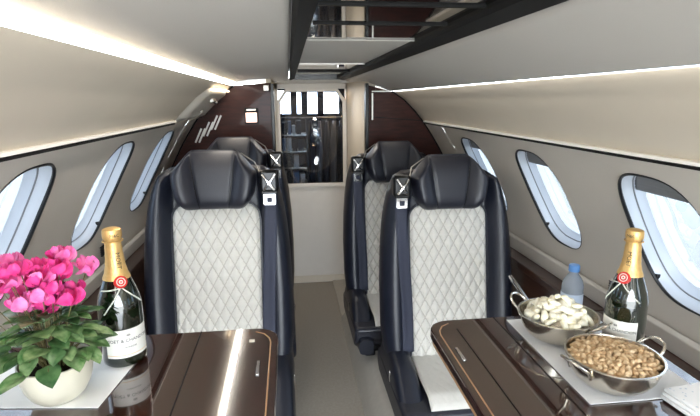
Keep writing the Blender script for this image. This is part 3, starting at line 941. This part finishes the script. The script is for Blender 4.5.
# ---------------------------------------------------------------- cyclamen
CP = (-.432,.872,TZ+.0025)
t = thing('potted_cyclamen', 'pink flowering cyclamen in a cream pot on the white placemat', 'plant', CP)
PR = [(0,0),(.030,0),(.036,.002),(.046,.012),(.054,.028),(.059,.046),(.061,.064),(.0605,.074),(.058,.0745),(.056,.070),(.055,.060),(0,.060)]
MB().lathe(PR, 48, close=False).build('pot', 'ceramic', t, ang=50)
MB().lathe([(.0,.066),(.03,.0665),(.0555,.064)], 30, close=False).build('soil', 'soil', t)
rl = random.Random(21)
def leaf_mb(p, d, nrm_, L, W, fold=.25):
    """heart shaped leaf, base at p, pointing along d"""
    m = MB(); d = Vector(d).normalized(); nn = Vector(nrm_); nn = (nn-d*nn.dot(d)).normalized(); sx = d.cross(nn)
    NU, NV = 8, 10
    def fn(u, v):
        s_ = 2*u-1
        wv = (sin(pi*min(1, v**.62))**.75)*(1-.12*v)
        # heart lobes push backwards beside the stalk
        back = -.20*abs(s_)*(1-v)**2*2
        ln = v+back
        h_ = fold*abs(s_)*W*wv*.5 - .13*L*v*v + .035*L*sin(abs(s_)*9+v*6)*abs(s_)
        return Vector(p)+d*(L*ln)+sx*(s_*W*.5*wv)+nn*h_
    m.grid(fn, NU, NV); return m
def curve_pts(a, b, sag, n=8):
    a = Vector(a); b = Vector(b); out = []
    for k in range(n+1):
        q = k/n; p = a.lerp(b, q)
        p.z = a.z+(b.z-a.z)*(q**.7); out.append(p+Vector((0,0,sag*sin(pi*q))))
    return out
for k in range(84):
    a = k*ga; lay = k/84
    r_ = .012+.066*sqrt(lay)+rl.uniform(-.008,.008)
    zz = .172-.082*lay+rl.uniform(-.016,.012)
    p = Vector((r_*cos(a)*1.0, r_*sin(a)*.92, zz))
    tilt = .15-.40*lay+rl.uniform(-.3,.3)
    d = Vector((cos(a+rl.uniform(-.5,.5)), sin(a+rl.uniform(-.5,.5)), tilt))
    nn = Vector((cos(a)*.5, sin(a)*.5, 1))
    L = rl.uniform(.027,.038); W = L*rl.uniform(.95,1.15)
    leaf_mb(p, d, nn, L, W).build('leaf', 'leaf' if rl.random() < .6 else 'leaf_dark', t, ang=180, normals=False)
    if k % 2 == 0:
        MB().tube(curve_pts((.02*cos(a),.02*sin(a),.066), p, .01), .0011, 5).build('leaf_stalk', 'stem', t)
def flower(p, yaw, s_, mm, tilt):
    """cyclamen bloom: five petals swept upward from a nodding throat"""
    m = MB(); M = Matrix.Rotation(yaw, 3, 'Z')@Matrix.Rotation(tilt, 3, 'X')
    for k in range(5):
        a0 = 2*pi*k/5+.3
        def fn(u, v, a0=a0):
            s2 = 2*u-1
            w_ = .0145*sin(pi*(.12+.80*v))**.8
            # rises outwards then bends upward with a twist
            out = .004+.0125*sin(min(1, v*1.25)*pi/2)-.002*v; z = -.004+.030*v**1.15
            tw = .5*v
            a = a0+tw
            rx, ry = cos(a), sin(a)
            tx_, ty_ = -sin(a+.4), cos(a+.4)
            cup = .004*(s2*s2)
            return Vector(p)+M@(Vector((rx*(out+cup)+tx_*s2*w_, ry*(out+cup)+ty_*s2*w_, z+.0015*sin(s2*6+k)))*s_)
        m.grid(fn, 6, 8)
    m.lathe([(0,-.006*s_),(.004*s_,-.005*s_),(.005*s_,0),(.003*s_,.004*s_)], 10, c=tuple(p), close=False)
    return m
FP = [(14,268),(22,278),(30,264),(38,284),(45,273),(28,291),(60,269),(67,258),(76,263),(90,271),(53,264),(50,291),(62,285),(70,280),(80,288),(38,304),(48,306),(25,300),(11,286),(2,290),(66,292),(36,270),(43,261),(57,279),(75,255),(33,297),(85,292),(18,262),(34,276),(58,272),(44,292),(66,266),(26,270),(40,298),(72,273),(56,298)]
FP = [((a-55)*.00168, (398-b)*.0019) for a, b in FP]
for k, (fx, fz) in enumerate(FP):
    fy = rl.uniform(-.04,.03)
    p = (fx, fy, fz-.012)
    z_ = p[2]
    flower(p, rl.uniform(0,6), rl.uniform(.70,.88), 'petal', rl.uniform(-.5,.5)).build('flower', 'petal' if k % 3 else 'petal_light', t, ang=180, normals=False)
    MB().tube(curve_pts((fx*.3,fy*.3,.066), (p[0],p[1],p[2]-.004), 0), .0009, 5).build('flower_stalk', 'stem', t)

# ---------------------------------------------------------------- outside
struct(MB().box((0,0,-1.55), (120,120,.1)).build('ground', 'tarmac'))
for sd, lb in ((1,'pale hangar seen through the right side windows'),(-1,'pale blue grey hangar seen through the left side windows')):
    t = thing('hangar', lb, 'building', (sd*26,6,-1.5))
    MB().box((0,0,2.6), (10,60,5.2)).build('wall', 'hangar', t)
    g = MB()
    for k in range(9): g.box((-sd*5.03,0,.5+.55*k), (.08,60,.07))
    g.build('cladding_ribs', 'hangar_roof', t)
    m = MB(); m.prism([(-5.4,5.2),(5.4,5.2),(0,6.6)], -30.5, 30.5, 'y'); m.build('roof', 'hangar_roof', t)
    for k in range(4):
        d = MB().box((-sd*5.08,-20+13*k,2.0), (.1,8,4.0)).build('hangar_door', 'box_pale', t)

# ---------------------------------------------------------------- lights
for sd in (-1, 1):
    for cy in WCYS[sd]:
        l = bpy.data.lights.new('window_portal', 'AREA'); l.shape = 'RECTANGLE'; l.size = .36; l.size_y = .40; l.cycles.is_portal = True
        o = bpy.data.objects.new('window_portal', l); COL.objects.link(o)
        n_ = nrm(sd, WZ); o.location = Vector((CX+sd*off(WZ), cy, WZ+SH_[sd]))+n_*.062
        o.rotation_euler = (-n_).to_track_quat('-Z', 'Y').to_euler()
for sd, x, z, en in ((-1,-.279,1.424,3.6),(1,.588,1.374,1.0)):  # unseen area lights added along the strips to fill the cabin
    l = bpy.data.lights.new('cove_lamp', 'AREA'); l.shape = 'RECTANGLE'; l.size = .012; l.size_y = 3.4; l.energy = en; l.color = (1,.93,.84)
    o = bpy.data.objects.new('cove_lamp', l); COL.objects.link(o); o.location = (x,1.1,z); o.rotation_euler = (0,-sd*.15,0)
l = bpy.data.lights.new('aisle_end_lamp', 'AREA'); l.shape = 'DISK'; l.size = .12; l.energy = 1.3; l.color = (1,.93,.84)  # unseen light added to brighten the aisle end; no fixture
o = bpy.data.objects.new('aisle_end_lamp', l); COL.objects.link(o); o.location = (.165,3.12,1.43)
l = bpy.data.lights.new('cockpit_portal', 'AREA'); l.shape = 'RECTANGLE'; l.size = 1.8; l.size_y = 1.5; l.cycles.is_portal = True
o = bpy.data.objects.new('cockpit_portal', l); COL.objects.link(o); o.location = (CX,Y0-.01,.75); o.rotation_euler = (R(90),0,0)
